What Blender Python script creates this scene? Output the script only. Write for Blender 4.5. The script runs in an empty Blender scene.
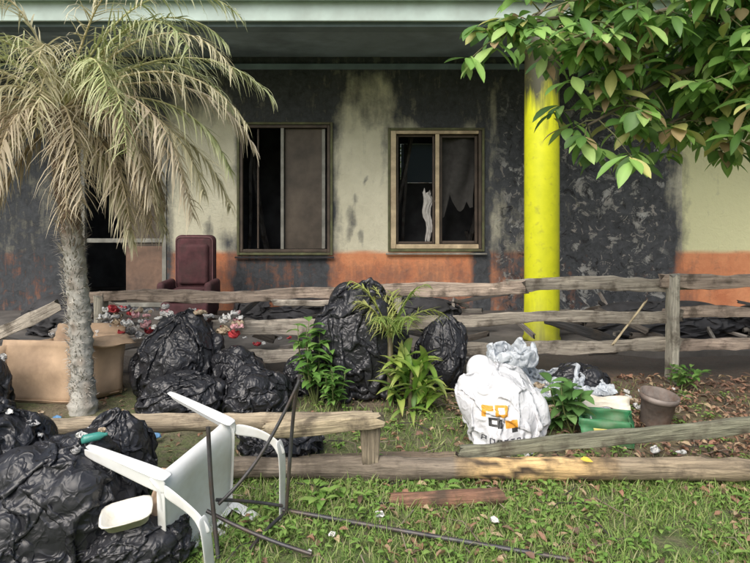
import bpy, bmesh, math, random
import numpy as np
from mathutils import Vector, Matrix, noise
R=random.Random(7)
V=Vector
C=bpy.context.scene.collection
def sm(a,b,x):
    t=max(0,min(1,(x-a)/(b-a))); return t*t*(3-2*t)
def lerp(a,b,t): return a+(b-a)*t
def mixc(a,b,t): return tuple(lerp(a[i],b[i],t) for i in range(3))
def fbm(p,o=4):
    s=0;a=.5
    for i in range(o):
        s+=a*noise.noise(p); p=p*2.03; a*=.5
    return s
# ------------------------------------------------------------ materials
class NT:
    def __init__(s,name):
        s.m=bpy.data.materials.new(name); s.m.use_nodes=True
        s.t=s.m.node_tree; s.n=s.t.nodes; s.l=s.t.links
        s.b=s.n['Principled BSDF']; s.out=s.n['Material Output']
    def new(s,t,**k):
        n=s.n.new(t)
        for a,b in k.items(): setattr(n,a,b)
        return n
    def link(s,a,b): s.l.new(a,b)
    def noise(s,scale,detail=4,vec=None,rough=.55,dist=0):
        n=s.new('ShaderNodeTexNoise'); n.inputs['Scale'].default_value=scale
        n.inputs['Detail'].default_value=min(detail,5); n.inputs['Roughness'].default_value=rough
        n.inputs['Distortion'].default_value=dist
        if vec: s.link(vec,n.inputs['Vector'])
        return n.outputs['Fac']
    def coord(s,kind='Object',scale=None):
        c=s.new('ShaderNodeTexCoord').outputs[kind]
        if scale:
            m=s.new('ShaderNodeMapping'); m.inputs['Scale'].default_value=scale
            s.link(c,m.inputs['Vector']); c=m.outputs['Vector']
        return c
    def ramp(s,fac,stops):
        r=s.new('ShaderNodeValToRGB'); e=r.color_ramp.elements
        while len(e)<len(stops): e.new(.5)
        for i,(p,c) in enumerate(stops):
            e[i].position=p
            e[i].color=(c,c,c,1) if isinstance(c,(int,float)) else (*c,1)
        s.link(fac,r.inputs['Fac']); return r.outputs['Color']
    def mix(s,fac,a,b,mode='MIX'):
        m=s.new('ShaderNodeMix',data_type='RGBA',blend_type=mode)
        for v,i in ((fac,0),(a,6),(b,7)):
            if isinstance(v,(int,float)): m.inputs[i].default_value=v
            elif isinstance(v,tuple): m.inputs[i].default_value=(*v,1)
            else: s.link(v,m.inputs[i])
        return m.outputs[2]
    def math(s,op,a,b=0,c=0,clamp=False):
        m=s.new('ShaderNodeMath',operation=op); m.use_clamp=clamp
        for i,v in enumerate((a,b,c)):
            if isinstance(v,(int,float)): m.inputs[i].default_value=v
            else: s.link(v,m.inputs[i])
        return m.outputs[0]
    def attr(s,name): return s.new('ShaderNodeAttribute',attribute_name=name)
    def bump(s,h,strength=.5,dist=.02):
        b=s.new('ShaderNodeBump'); b.inputs['Strength'].default_value=strength
        b.inputs['Distance'].default_value=dist; s.link(h,b.inputs['Height'])
        s.link(b.outputs['Normal'],s.b.inputs['Normal']); return b
    def base(s,c):
        if isinstance(c,tuple): s.b.inputs['Base Color'].default_value=(*c,1)
        else: s.link(c,s.b.inputs['Base Color'])
    def rough(s,v):
        if isinstance(v,(int,float)): s.b.inputs['Roughness'].default_value=v
        else: s.link(v,s.b.inputs['Roughness'])
    def translucent(s,k,fac):
        tr=s.new('ShaderNodeBsdfTranslucent')
        if isinstance(k,tuple): tr.inputs['Color'].default_value=(*k,1)
        else: s.link(k,tr.inputs['Color'])
        mx=s.new('ShaderNodeMixShader'); mx.inputs[0].default_value=fac
        s.link(s.b.outputs[0],mx.inputs[1]); s.link(tr.outputs[0],mx.inputs[2]); s.link(mx.outputs[0],s.out.inputs['Surface'])

def simple(name,col,rough=.7,var=.35,scale=8,bump=.2,metal=0,dirt=None):
    m=NT(name); c=m.coord('Object')
    n=m.noise(scale,5,c)
    lo=tuple(x*(1-var) for x in col); hi=tuple(min(1,x*(1+var)) for x in col)
    k=m.ramp(n,[(.3,lo),(.7,hi)])
    if dirt:
        n2=m.noise(scale*.4,5,c,.7)
        k=m.mix(m.ramp(n2,[(.45,0),(.68,.8)]),k,dirt)
    m.base(k); m.rough(rough); m.b.inputs['Metallic'].default_value=metal
    if bump: m.bump(m.noise(scale*4,4,c),bump,.01)
    return m.m
def wood_mat():
    m=NT('weathered_wood'); c=m.coord('Object',(1.6,26,26))
    n=m.noise(2.2,5,c,.7,.6); c2=m.coord('Object')
    n2=m.noise(6,5,c2,.65)
    k=m.ramp(n,[(.28,.3),(.45,.75),(.6,1.1),(.75,1.5)])
    k=m.mix(1,m.attr('Col').outputs['Color'],k,'MULTIPLY')
    k=m.mix(m.ramp(n2,[(.5,0),(.68,.8)]),k,(.07,.055,.04))
    m.base(k); m.rough(.85); m.bump(n,.9,.014); return m.m
def leaf_mat(name='leaf',rough=.45,trans=.3):
    m=NT(name)
    k=m.attr('Col').outputs['Color']
    m.base(k); m.rough(rough); m.translucent(k,trans); return m.m
def col_mat(name,rough=.6,bump=0):
    m=NT(name); c=m.coord('Object'); n=m.noise(14,4,c)
    m.base(m.mix(1,m.attr('Col').outputs['Color'],m.ramp(n,[(.3,.75),(.7,1.15)]),'MULTIPLY'))
    m.rough(rough)
    if bump: m.bump(m.noise(40,4,c),bump,.01)
    return m.m
def bag_mat(name,col,rough=.3,bs=.5,trans=0):
    m=NT(name); c=m.coord('Object')
    def rid(scale,wd,off):
        mp=m.new('ShaderNodeMapping'); mp.inputs['Location'].default_value=(off,off*2,0); m.link(c,mp.inputs['Vector'])
        f=m.noise(scale,1,mp.outputs['Vector'],.4,.8)
        return m.math('SUBTRACT',1,m.math('MULTIPLY',m.math('ABSOLUTE',m.math('SUBTRACT',f,.5)),wd,clamp=True))
    h=m.math('ADD',rid(7,9,3),m.math('MULTIPLY',rid(17,8,9),.5))
    m.bump(h,bs,.012)
    n=m.noise(5,4,c)
    k=m.ramp(n,[(.3,tuple(x*.8 for x in col)),(.7,tuple(min(1,x*1.2) for x in col))])
    m.base(k)
    m.rough(m.ramp(n,[(.3,rough*.8),(.7,rough*1.35)]))
    if trans: m.translucent(k,trans)
    return m,k
WOOD=wood_mat(); LEAF=leaf_mat(); DRY=leaf_mat('dry_frond',.75,.25); GRASS=leaf_mat('grass_blade',.6,.3)
BLACK=bag_mat('black_plastic',(.026,.027,.032),.31,.5)[0].m  # black raised a little, veil of haze put into the colour
# ------------------------------------------------------------ mesh helpers
class MB:
    def __init__(s): s.v=[];s.f=[];s.c=[];s.mi=[]
    def add(s,vs,fs,col,mi=0):
        o=len(s.v); s.v+= [tuple(v) for v in vs]
        if col and isinstance(col[0],(tuple,list)): s.c+=[tuple(c) for c in col]
        else: s.c+=[tuple(col)]*len(vs)
        s.f+=[tuple(i+o for i in f) for f in fs]; s.mi+=[mi]*len(fs)
    def build(s,name,mats,smooth=True,parent=None,loc=None,rot=None):
        me=bpy.data.meshes.new(name); me.from_pydata(s.v,[],s.f)
        a=me.color_attributes.new('Col','FLOAT_COLOR','POINT')
        buf=[]
        for c in s.c: buf+=[c[0],c[1],c[2],1]
        a.data.foreach_set('color',buf)
        me.polygons.foreach_set('material_index',s.mi)
        if smooth: me.polygons.foreach_set('use_smooth',[True]*len(s.f))
        for m in (mats if isinstance(mats,list) else [mats]): me.materials.append(m)
        me.update()
        ob=bpy.data.objects.new(name,me); C.objects.link(ob)
        if parent: ob.parent=parent
        if loc is not None: ob.location=loc
        if rot is not None: ob.rotation_euler=rot
        return ob
def empty(name,loc=(0,0,0)):
    e=bpy.data.objects.new(name,None); C.objects.link(e); e.empty_display_size=.2; e.location=loc
    return e
BF=[(0,3,2,1),(4,5,6,7),(0,1,5,4),(1,2,6,5),(2,3,7,6),(3,0,4,7)]
def box(name,lo,hi,mat,parent=None,bev=.006,col=(1,1,1)):
    c=V([(lo[i]+hi[i])/2 for i in range(3)]); d=[(hi[i]-lo[i])/2 for i in range(3)]
    mb=MB(); mb.add([(sx*d[0],sy*d[1],sz*d[2]) for sz in(-1,1) for sx,sy in((-1,-1),(1,-1),(1,1),(-1,1))],BF,col)
    ob=mb.build(name,mat,False,parent,c)
    if bev:
        b=ob.modifiers.new('b','BEVEL'); b.width=bev; b.segments=2
    return ob
def tube(name,pts,r,mat,parent=None,cyc=False):
    cu=bpy.data.curves.new(name,'CURVE'); cu.dimensions='3D'; cu.bevel_depth=r; cu.bevel_resolution=3
    sp=cu.splines.new('NURBS' if len(pts)>2 else 'POLY'); sp.points.add(len(pts)-1)
    for i,p in enumerate(pts): sp.points[i].co=(*p,1)
    if len(pts)>2: sp.order_u=3; sp.use_endpoint_u=True; sp.resolution_u=8
    cu.use_fill_caps=True; cu.materials.append(mat)
    ob=bpy.data.objects.new(name,cu); C.objects.link(ob)
    if parent: ob.parent=parent
    return ob
def plank(name,p0,p1,h,t,seed,parent=None,col=(.30,.26,.20),colf=None,warp=.016,log=False):
    p0=V(p0);p1=V(p1); d=p1-p0; L=d.length; n=max(8,int(L/.035)); k=16
    vs=[];cs=[];fs=[]
    for i in range(n+1):
        x=L*i/n; 
        oy=warp*2*noise.noise(V((x*1.3,seed,0))); oz=warp*2*noise.noise(V((x*1.1,seed+9,3)))+.005*noise.noise(V((x*9,seed,1)))
        hs=1+.34*noise.noise(V((x*1.7,seed,7)))+.14*noise.noise(V((x*8,seed,3)))
        for j in range(k):
            a=2*math.pi*j/k; ca,sa=math.cos(a),math.sin(a)
            e=1.0 if log else .28
            py=math.copysign(abs(ca)**e,ca)*t/2; pz=math.copysign(abs(sa)**e,sa)*h/2*hs
            q=1+.12*noise.noise(V((x*5,a*1.3,seed*3.1)))+.06*noise.noise(V((x*16,a*2,seed)))
            jx=0
            if i in(0,n): jx=.05*noise.noise(V((a*2,seed,x)))
            vs.append((x+jx,py*q+oy,pz*q+oz)); 
            cc=colf(x/L,a) if colf else col
            vv=1+.45*noise.noise(V((x*2.5,a,seed)))
            cs.append(tuple(max(0,c*vv) for c in cc))
    for i in range(n):
        for j in range(k):
            a=i*k+j;b=i*k+(j+1)%k; fs.append((a,b,b+k,a+k))
    fs.append(tuple(reversed(range(k)))); fs.append(tuple(n*k+j for j in range(k)))
    mb=MB(); mb.add(vs,fs,cs); ob=mb.build(name,WOOD,True,parent)
    X=d.normalized(); Y=V((0,0,1)).cross(X)
    if Y.length<.1: Y=V((0,1,0))
    Y.normalize(); Z=X.cross(Y)
    ob.matrix_world=Matrix(((X.x,Y.x,Z.x,p0.x),(X.y,Y.y,Z.y,p0.y),(X.z,Y.z,Z.z,p0.z),(0,0,0,1)))
    e=ob.modifiers.new('es','EDGE_SPLIT'); e.split_angle=math.radians(40)
    return ob
def leaf(mb,p,d,up,L,W,col,droop=.3,fold=.25,n=5,shape=.8,tip=None):
    d=V(d).normalized(); up=V(up); p=V(p); vs=[];cs=[];fs=[]
    for i in range(n+1):
        t=i/n
        side=d.cross(up)
        if side.length<1e-3: side=V((1,0,0))
        side.normalize(); nn=side.cross(d)
        w=W*.5*math.sin(math.pi*min(1,t**shape*.97+.03)) 
        vs+=[p-side*w+nn*w*fold*2,p,p+side*w+nn*w*fold*2]
        c=col if not tip else mixc(col,tip,t**2)
        cm=tuple(min(1,x*1.25) for x in c); cs+=[c,cm,c]
        if i<n:
            p=p+d*(L/n); d=(d+V((0,0,-droop/n))).normalized()
    for i in range(n):
        a=i*3; fs+=[(a,a+1,a+4,a+3),(a+1,a+2,a+5,a+4)]
    mb.add(vs,fs,cs)
def blade(mb,p,d,L,W,col,droop=.5,n=3,tip=None):
    d=V(d).normalized(); p=V(p); side=d.cross(V((R.uniform(-.3,.3),R.uniform(-.3,.3),1)))
    if side.length<1e-3: side=V((1,0,0))
    side.normalize(); vs=[];cs=[];fs=[]
    for i in range(n+1):
        t=i/n; w=W*.5*(1-t**1.6)+W*.03
        vs+=[p-side*w,p+side*w]; c=col if not tip else mixc(col,tip,t); cs+=[c,c]
        p=p+d*(L/n); d=(d+V((0,0,-droop*(i+1)/n))).normalized()
    for i in range(n):
        a=i*2; fs.append((a,a+1,a+3,a+2))
    mb.add(vs,fs,cs)
def limb(mb,pts,r0,r1,col,k=9,seed=0,rough=.12):
    vs=[];fs=[];n=len(pts)
    for i,p in enumerate(pts):
        p=V(p); t=(V(pts[min(i+1,n-1)])-V(pts[max(i-1,0)])).normalized()
        a=t.orthogonal().normalized() if abs(t.z)<.9 else V((1,0,0)); b=t.cross(a).normalized(); a=b.cross(t)
        r=lerp(r0,r1,i/(n-1))
        for j in range(k):
            an=2*math.pi*j/k; q=1+rough*noise.noise(V((an*1.5,i*.9,seed)))*2
            vs.append(p+(a*math.cos(an)+b*math.sin(an))*r*q)
    for i in range(n-1):
        for j in range(k):
            x=i*k+j;y=i*k+(j+1)%k; fs.append((x,y,y+k,x+k))
    fs.append(tuple((n-1)*k+j for j in range(k)))
    mb.add(vs,fs,col)
# ------------------------------------------------------------ thin-sheet relaxation (plastic film draped on contents)
def edges_of(F):
    E={}
    for (a,b,c) in F:
        for x,y,z in((a,b,c),(b,c,a),(c,a,b)):
            E.setdefault((min(x,y),max(x,y)),[]).append(z)
    return np.array(list(E.keys())),np.array([v for v in E.values() if len(v)==2])
def relax(P,F,scale,spheres,iters,floor=-.65,grav=.0003,press=.0012,kb=.12,tie=None,damp=.92,rest=None,cont=None,fric=.5):
    P=P.copy(); N=len(P); e,b=edges_of(F); R0=P if rest is None else rest
    le=np.linalg.norm(R0[e[:,0]]-R0[e[:,1]],axis=1)*scale
    lb=np.linalg.norm(R0[b[:,0]]-R0[b[:,1]],axis=1)*scale
    def deg(x): return np.maximum(1,np.bincount(x.ravel(),minlength=N)).astype(float)
    de,db=deg(e),deg(b); vel=np.zeros_like(P)
    def proj(P,e,l,d,k):
        D=P[e[:,1]]-P[e[:,0]]; L=np.sqrt((D*D).sum(1))+1e-9
        c=D*((L-l)/L*.5*k)[:,None]; o=np.empty_like(P)
        for a in range(3):
            o[:,a]=np.bincount(e[:,0],c[:,a],N)-np.bincount(e[:,1],c[:,a],N)
        return P+o*(1.7/d)[:,None]
    for it in range(iters):
        old=P.copy(); P=P+vel*damp; P[:,2]-=grav
        if press:
            r=np.linalg.norm(P,axis=1)+1e-9; P-=P/r[:,None]*press
        if tie:
            m,cap,zt=tie; f=min(1,it/(iters*.5)); tgt=.10
            r=np.linalg.norm(P[m][:,:2],axis=1)+1e-9; lim=np.maximum(tgt,r*(1-.04*f)); s=np.minimum(1,lim/r)
            P[m,0]*=s; P[m,1]*=s; P[m,2]+=(zt-P[m,2])*.05*f
            P[cap,2]+=.003*f if it<iters*.6 else -.0005
        if cont:
            f=min(1,it/(iters*.8)); E=np.array(cont[0])*(1-f)+np.array(cont[1])*f
            q=P/E; r=np.sqrt((q*q).sum(1)); mo=r>1; P[mo]/=r[mo][:,None]
        for q in range(2):
            P=proj(P,b,lb,db,kb); P=proj(P,e,le,de,1.0)
        con=np.zeros(N,bool)
        for (cx,cy,cz,r0) in spheres:
            D=P-np.array((cx,cy,cz)); L=np.sqrt((D*D).sum(1))+1e-9; m2=L<r0
            if m2.any(): P[m2]+=D[m2]*((r0-L[m2])/L[m2])[:,None]; con|=m2
        P[con]=P[con]*(1-fric)+old[con]*fric
        m3=P[:,2]<floor; P[m3,2]=floor; P[m3,:2]=P[m3,:2]*.4+old[m3,:2]*.6
        vel=P-old; vel[m3|con]*=.3; vel=np.clip(vel,-.03,.03)
    return P
def ico(sub):
    bm=bmesh.new(); bmesh.ops.create_icosphere(bm,subdivisions=sub,radius=1); bm.verts.ensure_lookup_table()
    P=np.array([v.co[:] for v in bm.verts]); F=[tuple(v.index for v in f.verts) for f in bm.faces]; bm.free(); return P,F
def refine(P,F):
    mid={}; Q=[tuple(p) for p in P]; G=[]
    def md(a,b):
        k=(min(a,b),max(a,b))
        if k not in mid: mid[k]=len(Q); Q.append(tuple((P[a]+P[b])/2))
        return mid[k]
    for a,b,c in F:
        x,y,z=md(a,b),md(b,c),md(c,a); G+=[(a,x,z),(x,b,y),(z,y,c),(x,y,z)]
    return np.array(Q),G
def template(seed,excess=1.16,tied=True,iters=200,ns=16,kb=.15,core=.76,rr_=(.12,.3),fine=1.07,press=.0008,out=(.8,.97),sub=5):
    rr=random.Random(seed); P,F=ico(sub); S=V((seed*3.3,1,2))
    nz=np.array([1+.06*noise.noise(V(p)*2.5+S)+.05*noise.noise(V(p)*5+S) for p in P]); Q=P*nz[:,None]
    sph=[(0,0,-.06,core)]
    for i in range(ns):
        z=1-2*(i+.5)/ns; a=i*2.4+rr.uniform(-.4,.4); h=math.sqrt(1-z*z); d=V((h*math.cos(a),h*math.sin(a),z)); r=rr.uniform(*rr_)
        d*=(rr.uniform(*out)-r)*(1-.15*max(0,z) if tied else 1); sph.append((d.x,d.y,d.z,r))
    tie=None
    if tied:
        m=np.where((P[:,2]>.90)&(P[:,2]<.93))[0]; cap=np.where(P[:,2]>.93)[0]; tie=(m,cap,.90)
    Q=relax(Q,F,excess,sph,iters,tie=tie,rest=P,kb=kb,press=press)
    Q,F=refine(Q,F)
    if fine>1:
        Q=Q+np.array([[.01*noise.noise(V(p)*9),.01*noise.noise(V(p)*9+V((9,9,9))),.01*noise.noise(V(p)*9-V((9,3,9)))] for p in Q])
        Q=relax(Q,F,fine,sph,40,kb=.15,press=.0005,tie=tie,fric=.2)
    return Q,F
def crump(seed,n=50,end=(.55,.55,.35),ref=True,iters=140):
    X=[];T=[]
    for i in range(n+1):
        for j in range(n+1): X.append((i/n*2-1,j/n*2-1,.0))
    for i in range(n):
        for j in range(n):
            a=i*(n+1)+j; T+= [(a,a+n+1,a+n+2),(a,a+n+2,a+1)] if (i+j)%2 else [(a,a+n+1,a+1),(a+1,a+n+1,a+n+2)]
    X=np.array(X); Q=X.copy(); S=V((seed,seed*2,3))
    for i,p in enumerate(X):
        v=V(p); Q[i]+= .25*noise.noise(v*1.6+S),.25*noise.noise(v*1.6-S),.35*noise.noise(v*1.8+S*2)+.1*noise.noise(v*4+S)
    Q=relax(Q,T,1.0,[],iters,grav=.0002,press=0,rest=X,cont=((1.5,1.5,.6),end),floor=-.3,kb=.25)
    return refine(Q,T) if ref else (Q,T)
TA=template(1); TB=template(2,excess=1.25,tied=False,fine=1.1,ns=10,rr_=(.2,.35)); TC=template(5,excess=1.18,ns=10,kb=.1,core=.8,out=(.86,.94),rr_=(.2,.4),fine=1.12,press=.0004,tied=False)
TW=template(3,excess=1.10,tied=False,ns=9,rr_=(.25,.45),kb=.3,fine=1.03); TT=template(8,excess=1.14,ns=12,rr_=(.2,.4))
def npmesh(name,P,F,mat,loc):
    me=bpy.data.meshes.new(name); me.from_pydata(P.tolist(),[],F); me.polygons.foreach_set('use_smooth',[True]*len(F)); me.materials.append(mat)
    o=bpy.data.objects.new(name,me); o.location=loc; C.objects.link(o); return o
def bag(name,T,c,r,rot,mat=None,shear=(0,0),seed=0):
    P,F=T; cr,sr=math.cos(rot),math.sin(rot)
    Q=np.stack([P[:,0]*cr-P[:,1]*sr,P[:,0]*sr+P[:,1]*cr,P[:,2]],1)
    # broad individual deformation so that reused film does not repeat
    w=np.array([[math.sin(2.1*z+seed),math.cos(1.7*x+seed*2),math.sin(1.9*y+seed*3)] for x,y,z in Q])
    Q=Q+w*.09
    Q[:,2]=np.maximum(Q[:,2],-.66)
    Q=Q*np.array(r); Q[:,0]+=shear[0]*(Q[:,2]+.65*r[2]); Q[:,1]+=shear[1]*(Q[:,2]+.65*r[2])
    return npmesh(name,Q,F,mat or BLACK,c)
def top_z(obs,x,y,default=.02):
    z=default
    for o in obs:
        ok,loc,nn,ix=o.ray_cast(V((x,y,5))-o.location,V((0,0,-1)))
        if ok: z=max(z,loc.z+o.location.z)
    return z

# ------------------------------------------------------------ ground
def ground_h(x,y):
    n=fbm(V((x*.8,y*.8,1)),3)*.09+fbm(V((x*5,y*5,2)),2)*.025
    return n*sm(80,10,abs(x)+abs(y))-.012
def axis(a,b,step,far):
    o=[];x=a
    while x<=b: o.append(x); x+=step
    lo=[];s=step;x=a
    while x>-far: s*=1.4; x-=s; lo.append(x)
    hi=[];s=step;x=o[-1]
    while x<far: s*=1.4; x+=s; hi.append(x)
    return lo[::-1]+o+hi
xs=axis(-4,5,.035,400); ys=axis(1.8,6.4,.035,400)
mb=MB(); vs=[];cs=[]
def grassy(x,y):
    f=fbm(V((x*1.4,y*1.4,5)),3)
    g=sm(-.15,.3,f+.28); gf=sm(-.45,.05,f+.28)
    front=sm(3.75,3.4,y)*gf
    mid=.7*g*sm(5.4,4.9,y)*sm(1.5,1.0,x)
    right=.3*g*sm(5.4,4.9,y)
    far=sm(11,14,y)
    return max(front,mid,right,far if y>9 else 0,.8*g if y<2 else 0)
for y in ys:
    for x in xs:
        vs.append((x,y,ground_h(x,y)))
        g=grassy(x,y); ch=sm(5.0,5.8,y)*sm(12,9,y)*sm(9,7,abs(x))
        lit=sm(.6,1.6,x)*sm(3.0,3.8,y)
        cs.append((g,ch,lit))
W_=len(xs)
fs=[(j*W_+i,j*W_+i+1,(j+1)*W_+i+1,(j+1)*W_+i) for j in range(len(ys)-1) for i in range(W_-1)]
mb.add(vs,fs,cs)
m=NT('ground_soil'); c=m.coord('Object'); at=m.attr('Col'); sp=m.new('ShaderNodeSeparateColor'); m.link(at.outputs['Color'],sp.inputs[0])
n1=m.noise(6,5,c,.7); n2=m.noise(45,5,c,.7); n3=m.noise(18,5,c)
k=m.ramp(n1,[(.3,(.13,.098,.07)),(.55,(.23,.18,.13)),(.75,(.33,.27,.205))])
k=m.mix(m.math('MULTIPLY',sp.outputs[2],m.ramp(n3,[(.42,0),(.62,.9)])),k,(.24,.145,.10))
k=m.mix(m.math('MULTIPLY',sp.outputs[0],m.ramp(n3,[(.34,.3),(.56,.9)])),k,m.ramp(n2,[(.3,(.07,.12,.03)),(.7,(.17,.26,.07))]))
k=m.mix(m.math('MULTIPLY',sp.outputs[1],.8),k,(.055,.052,.05))
k=m.mix(m.ramp(n2,[(.3,.6),(.5,0)]),k,(.05,.04,.03))
m.base(k); m.rough(.95); m.bump(m.math('ADD',n2,n1),.8,.03)
mb.build('ground',m.m)

# ------------------------------------------------------------ house
house=empty('burnt_house',(1.0,9,0))
def HP(ob): 
    ob.parent=house; ob.matrix_parent_inverse=Matrix.Translation(-V((1.0,9,0))); return ob
WY=8.4; X0,X1=-7.6,7.6; ZT=3.62
OPEN=[(-4.12,-2.92,.1,2.55),(-1.89,-.63,.87,2.65),(.22,1.49,.92,2.57)]
def bx(x,a,b,s): return sm(a-s,a+s,x)*(1-sm(b-s,b+s,x))
def soot(x,z):
    n=fbm(V((x*1.6,z*1.1,3)),4); n2=fbm(V((x*6,z*2.2,8)),3); n4=fbm(V((x*3.5,z*.7,18)),3)
    fl=.18*sm(2.4,3.4,z)
    s=.04
    s=max(s,.86*sm(2.35,3.4,z+n*1.0+n4*.6))
    s=max(s,.92*bx(x+n*.35+n4*.15,-1.98-fl,-.55+fl,.16)*(1 if z>1 else .95))
    s=max(s,.92*bx(x+n*.4+n4*.2,.1-fl,1.6,.22)*sm(2.35,2.75,z+n*.4))
    s=max(s,.92*bx(x+n*.1,1.36,1.65,.08))
    s=max(s,.5*bx(x+n*.1,.08,.25,.06)*sm(1.6,2.6,z))
    s=max(s,1.0*bx(x+n*.5,1.60,4.25,.22)*(1-.22*sm(1.9,1.2,z)*sm(3.3,2.0,x)))
    s=max(s,.95*bx(x+n*.25,-4.6,-2.85,.16))
    s=max(s,.85*(1-sm(-4.5,-4.2,x)))
    s=max(s,.4*sm(.95,.5,z))
    s=max(s,.7*bx(x+n*.3,-.6,1.6,.3)*sm(.45,.15,z+n*.3))
    for (cx,cz,rr) in [(-.34,1.35,.16),(-.3,1.62,.08),(-.38,1.12,.12),(-.12,1.9,.07),(-.22,1.08,.1),(-2.3,1.2,.12)]:
        s=max(s,.6*sm(1.3,.4,math.hypot((x-cx)*1.8+n*.2,(z-cz)*.8+n2*.3)/rr))
    if x>4.3: s=min(s,max(.05,.9*sm(2.0,3.0,z+n*.8),.5*sm(4.7,4.3,x+n*.3)))
    return max(0,min(1,s+n*.24+n2*.20))
mb=MB(); st=.035
nx=int((X1-X0)/st); nz=int(ZT/st)
vid={};vs=[];cs=[];fs=[]
def gv(i,j):
    if (i,j) not in vid:
        vid[(i,j)]=len(vs); x=X0+i*st;z=j*st
        rg=sm(1.5,2.0,x)*sm(4.3,3.9,x)
        vs.append((x,WY+.006*fbm(V((x*2,z*2,0)),2)+rg*.035*max(0,fbm(V((x*3,z*3,30)),4)),z))
        og=1-sm(.86,.89,z+.012*noise.noise(V((x*3,0,0))))
        cs.append((soot(x,z),og,sm(1.55,1.9,x)*sm(4.25,3.9,x)*sm(3.3,2.6,z)))
    return vid[(i,j)]
for i in range(nx):
    for j in range(nz):
        xc=X0+(i+.5)*st; zc=(j+.5)*st
        if any(a<xc<b and c_<zc<d for a,b,c_,d in OPEN): continue
        fs.append((gv(i,j),gv(i+1,j),gv(i+1,j+1),gv(i,j+1)))
mb.add(vs,fs,cs)
m=NT('sooty_plaster'); c=m.coord('Object'); at=m.attr('Col'); sp=m.new('ShaderNodeSeparateColor'); m.link(at.outputs['Color'],sp.inputs[0])
n1=m.noise(3,5,c,.65); n2=m.noise(11,5,c,.7,.5); cs_=m.coord('Object',(7,7,1.2)); n3=m.noise(2,5,cs_,.65); nb=m.noise(3.2,5,c,.68,.8); nf=m.noise(7,5,c,.72,1.2)
sepc=m.new('ShaderNodeSeparateXYZ'); m.link(c,sepc.inputs[0])
clean=m.ramp(n1,[(.3,(.60,.58,.44)),(.7,(.74,.72,.56))])
clean=m.mix(m.math('GREATER_THAN',sepc.outputs[0],4.3),clean,(.72,.72,.44))
orange=m.ramp(n1,[(.3,(.58,.21,.10)),(.7,(.76,.34,.17))])
k=m.mix(sp.outputs[1],clean,orange)
sf=m.math('ADD',sp.outputs[0],m.math('MULTIPLY',m.math('SUBTRACT',n2,.5),.7)); sf=m.math('ADD',sf,m.math('MULTIPLY',m.math('SUBTRACT',n3,.5),.6),clamp=True)
k=m.mix(m.ramp(sf,[(.14,0),(.45,.45),(.85,1)]),k,m.ramp(n2,[(.3,(.034,.037,.042)),(.7,(.09,.098,.108))]))  # real soot, its tone lifted and blued to stand in for haze
peel=m.math('MULTIPLY',sp.outputs[2],m.ramp(nb,[(.545,0),(.575,1)])); peel=m.math('MULTIPLY',peel,m.ramp(nf,[(.44,.1),(.50,.9)]))
k=m.mix(peel,k,m.ramp(n1,[(.35,(.17,.18,.18)),(.5,(.30,.30,.28)),(.65,(.48,.49,.48))]))
speck=m.math('MULTIPLY',sp.outputs[2],m.ramp(nf,[(.60,0),(.625,.75)]))
k=m.mix(speck,k,(.36,.34,.31))
blk=m.math('MULTIPLY',sp.outputs[2],m.ramp(nf,[(.36,.9),(.42,0)])); k=m.mix(blk,k,(.014,.014,.015))
m.base(k); m.rough(.9); m.bump(m.math('SUBTRACT',m.math('ADD',n2,nf),peel),.6,.02)
PLAST=m.m
HP(mb.build('front_wall',PLAST))
CHAR=simple('charred_black',(.035,.035,.038),.85,.45,6,.5)
INT=simple('sooty_interior',(.12,.125,.135),.95,.5,2.5,.4)
CEIL=simple('sooty_ceiling',(.34,.43,.50),.85,.35,1.2,.1,dirt=(.12,.15,.18))
BEAM=simple('smoked_beam',(.22,.29,.34),.8,.3,1.5,.1,dirt=(.11,.14,.16))
FASC=simple('fascia_paint',(.50,.62,.58),.6,.15,2,.05,dirt=(.33,.38,.35))
ROOF=simple('roof_sheet',(.3,.3,.3),.5,.2,2,.1,.3)
CONC=simple('verandah_concrete',(.13,.12,.11),.9,.4,3,.4,dirt=(.05,.05,.05))
GREEN=simple('burnt_trim',(.12,.13,.06),.7,.4,6,.1,dirt=(.07,.05,.035))
TAN=simple('tan_frame',(.60,.49,.32),.55,.25,5,.1,dirt=(.20,.13,.08))
GREYF=simple('grey_frame',(.28,.28,.25),.6,.3,5,.1,dirt=(.08,.075,.06))
DARKF=simple('dark_frame',(.08,.06,.045),.6,.4,5,.1)
BROWNP=simple('smoked_pane',(.085,.068,.052),.6,.5,3,.1)
for n_,(a,b,lo,hi) in enumerate(OPEN):
    y0,y1=WY+.012,WY+.17
    HP(box('reveal_left',(a-.1,y0,lo-.1),(a+.012,y1,hi+.1),INT,None,0)); HP(box('reveal_right',(b-.012,y0,lo-.1),(b+.1,y1,hi+.1),INT,None,0))
    HP(box('reveal_top',(a+.013,y0,hi-.012),(b-.013,y1,hi+.1),INT,None,0)); HP(box('reveal_sill',(a+.013,y0,lo-.1),(b-.013,y1,lo+.012),INT,None,0))
BY=10.6
HP(box('room_back_wall',(X0+.1,BY,0),(.45,BY+.15,3.6),INT,None,0)); HP(box('room_back_wall_b',(1.25,BY,0),(X1-.1,BY+.15,3.6),INT,None,0))
HP(box('room_back_wall_c',(.4505,BY,0),(1.2495,BY+.15,1.9),INT,None,0)); HP(box('room_back_wall_d',(.4505,BY,2.6),(1.2495,BY+.15,3.6),INT,None,0))
m=NT('grey_diffuser'); m.base((.3,.31,.31)); m.rough(.9); m.translucent((.3,.32,.33),.6)
HP(box('added_rear_diffuser',(.46,BY+.05,1.91),(1.24,BY+.055,2.59),m.m,None,0))  # added translucent panel, turns sky in the added back opening to dull grey
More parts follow.
